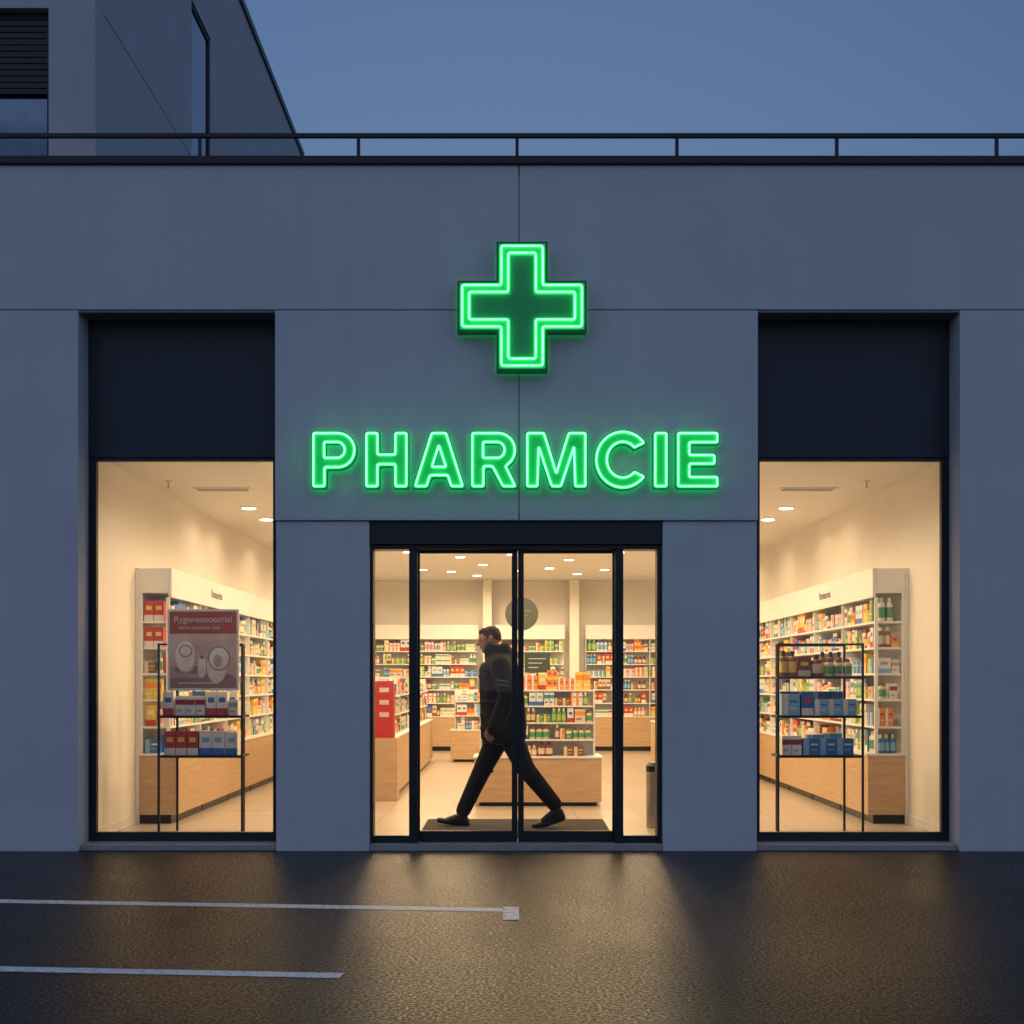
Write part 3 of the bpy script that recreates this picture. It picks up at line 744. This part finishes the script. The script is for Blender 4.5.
PE = thing("person", "person in dark jacket and trousers walking past inside the glass doors", "person", (0.0, 1.27, 0.05))
SKIN = plain("skin", (.30,.165,.11), .5, 0, .05)
HEADM = Matrix.Translation((-.015,0,-.015)) @ Matrix.Translation((-.14,0,1.58)) @ Matrix.Rotation(rad(-13), 4, 'Y') @ Matrix.Translation((.14,0,-1.58))
bd = MB(); H_ = hullpiece
H_(bd, [((-.160,0,1.655),(.098,.076,.092))])
H_(bd, [((-.175,0,1.64),(.083,.07,.07)), ((-.195,0,1.585),(.055,.052,.04)), ((-.232,0,1.553),(.022,.026,.018))])
H_(bd, [((-.245,0,1.665),(.012,.05,.012)), ((-.235,0,1.60),(.018,.035,.02))])
H_(bd, [((-.256,0,1.655),(.007,.008,.008)), ((-.279,0,1.622),(.01,.013,.008)), ((-.255,0,1.615),(.01,.018,.008))])
H_(bd, [((-.252,0,1.592),(.011,.02,.006))]); H_(bd, [((-.250,0,1.579),(.010,.018,.006))])
for sgn in (-1, 1): H_(bd, [((-.15,.076*sgn,1.65),(.018,.012,.024)), ((-.155,.074*sgn,1.62),(.012,.010,.013))])
bd.xform(HEADM)
H_(bd, [((-.120,0,1.44),.066), ((-.158,0,1.56),.058)])
H_(bd, [((-.10,0,1.36),(.10,.16,.10)), ((-.08,0,1.1),(.09,.13,.08)), ((-.06,0,.93),(.10,.15,.08))])
H_(bd, [((-.10,-.16,1.41),.05), ((-.10,.16,1.41),.05)])
def chain(mb, pts):
    for a, b_ in zip(pts[:-1], pts[1:]): H_(mb, [a, b_])
chain(bd, [((-.10,-.18,1.40),.05), ((-.03,-.245,1.14),.042), ((-.15,-.255,.92),.028), ((-.17,-.255,.875),(.03,.016,.03))])
chain(bd, [((-.10,.18,1.40),.05), ((.0,.245,1.14),.042), ((.07,.255,.90),.028), ((.075,.255,.855),(.03,.016,.03))])
for (hx, hy, hz) in [(-.17,-.255,.02), (.075,.255,0)]:
    H_(bd, [((hx,hy,.86+hz),(.028,.014,.025)), ((hx-.012,hy,.80+hz),(.038,.015,.02))])
    for k, (dx, ln) in enumerate([(-.030,.062),(-.012,.072),(.006,.068),(.022,.052)]):
        x0 = hx-.012+dx
        chain(bd, [((x0,hy,.795+hz),.009), ((x0-.004,hy+.006,.795+hz-ln*.45),.0085), ((x0+.010,hy+.024,.795+hz-ln*.85),.0075)])
    chain(bd, [((hx-.03,hy,.845+hz),.011), ((hx-.052,hy+.006,.81+hz),.010), ((hx-.055,hy+.012,.782+hz),.009)])
legF = [((-.07,.085,.90),.085), ((-.25,.09,.51),.052), ((-.435,.09,.13),.038), ((-.45,.09,.07),.035)]
legB = [((-.05,-.085,.90),.085), ((.115,-.09,.515),.052), ((.375,-.09,.19),.038), ((.40,-.09,.12),.03)]
chain(bd, legF); chain(bd, legB)
H_(bd, [((-.44,.09,.06),.03), ((-.58,.09,.055),.025)]); H_(bd, [((.40,-.09,.11),.03), ((.24,-.09,.05),.025)])
remeshed(bd, "body", SKIN, PE, 0.0055, 3)
hr = MB()
H_(hr, [((-.148,0,1.683),(.091,.078,.071)), ((-.115,0,1.66),(.060,.073,.062))])
H_(hr, [((-.19,0,1.724),(.053,.055,.024)), ((-.228,0,1.710),(.018,.040,.014))])
H_(hr, [((-.09,0,1.63),(.030,.052,.03)), ((-.10,0,1.66),(.044,.067,.05))])
for sgn in (-1, 1): H_(hr, [((-.175,.073*sgn,1.66),(.010,.006,.018))])
for k in range(26):
    a_ = R.uniform(0, 6.28); rr_ = R.uniform(0, .065)
    H_(hr, [((-.16+rr_*math.cos(a_)*1.1, rr_*math.sin(a_)*.9, 1.738-rr_*.35+R.uniform(-.004,.004)), (.014,.009,.008))])
hr.xform(HEADM)
HAIR = plain("dark_brown_hair", (.045,.026,.017), .7, 0, .5, 70, .9, 120, spec=.2)
remeshed(hr, "hair", HAIR, PE, 0.005, 1)
EY = plain("eye_dark", (.03,.02,.02), .2)
for sgn in (-1, 1):
    mb = MB(); H_(mb, [((-.2445,.032*sgn,1.645),(.008,.010,.006))]); mb.xform(HEADM); mb.obj("eye", EY, PE, smooth=True)
jk = MB()
H_(jk, [((-.11,0,1.36),(.182,.225,.10)), ((-.085,0,1.12),(.200,.215,.10))])
H_(jk, [((-.085,0,1.12),(.200,.215,.10)), ((-.07,0,.77),(.205,.215,.05))])
H_(jk, [((-.10,-.19,1.395),.090), ((-.105,0,1.46),(.14,.13,.058)), ((-.10,.19,1.395),.090)])
H_(jk, [((-.12,0,1.47),(.12,.115,.05)), ((-.15,0,1.555),(.10,.094,.022))])
H_(jk, [((-.05,0,1.47),(.08,.10,.05)), ((-.065,0,1.56),(.052,.088,.03))])
for k in range(5):
    zz = 1.30-.11*k
    H_(jk, [((-.10+.006*k,0,zz),(.201+.003*k,.230,.030))])
H_(jk, [((-.07,0,.735),(.195,.208,.022))])
chain(jk, [((-.10,-.21,1.39),.094), ((-.03,-.27,1.14),.085), ((-.15,-.27,.86),.064)])
chain(jk, [((-.10,.21,1.39),.094), ((.005,.27,1.14),.085), ((.07,.27,.86),.064)])
JK = plain("dark_padded_jacket", (.008,.0075,.0085), .85, 0, .35, 14, .8, 22, spec=.2)
remeshed(jk, "jacket", JK, PE, 0.009, 2)
for zz in (1.27, 1.235):
    st = MB(); H_(st, [((-.12,-.362,zz),(.02,.004,.005)), ((-.04,-.369,zz-.015),(.02,.004,.005))])
    st.obj("sleeve_stripe", plain("grey_reflective_stripe", (.07,.075,.08), .6), PE)
tr = MB()
H_(tr, [((-.06,0,.92),(.13,.17,.08)), ((-.06,0,.80),(.14,.17,.06))])
chain(tr, [((-.075,.085,.86),(.118,.095,.1)), ((-.25,.09,.51),.082), ((-.42,.09,.145),.066)])
chain(tr, [((-.045,-.085,.86),(.118,.095,.1)), ((.115,-.09,.515),.082), ((.36,-.09,.215),.066)])
for (x_, y_, z_) in [(-.40,.09,.17),(-.37,.09,.22),(.345,-.09,.235),(.32,-.09,.275)]: H_(tr, [((x_,y_,z_),(.071,.069,.018))])
for (x_, y_, z_) in [(-.24,.09,.55),(-.235,.09,.48),(.10,-.09,.56),(.12,-.09,.49)]: H_(tr, [((x_,y_,z_),(.086,.082,.016))])
remeshed(tr, "trousers", plain("dark_trousers", (.008,.0075,.008), .9, 0, .25, 12, .7, 16, spec=.2), PE, 0.009, 2)
SH = plain("black_leather_shoe", (.008,.007,.007), .4, 0, .1, spec=.3)
sh = MB()
H_(sh, [((-.435,.09,.10),(.05,.045,.03)), ((-.415,.09,.045),(.05,.045,.035)), ((-.54,.09,.055),(.05,.048,.035))])
H_(sh, [((-.41,.09,.02),(.05,.045,.018)), ((-.55,.09,.045),(.05,.05,.025)), ((-.625,.09,.06),(.03,.038,.025))])
remeshed(sh, "shoe", SH, PE, 0.007, 2)
sh = MB()
H_(sh, [((.385,-.09,.16),(.05,.045,.03)), ((.42,-.09,.10),(.04,.042,.035)), ((.29,-.09,.075),(.05,.045,.035))])
H_(sh, [((.41,-.09,.085),(.04,.042,.025)), ((.27,-.09,.04),(.045,.05,.025)), ((.20,-.09,.03),(.035,.042,.024))])
remeshed(sh, "shoe", SH, PE, 0.007, 2)
print("COUNTS", COUNT, len(STUFF.f))
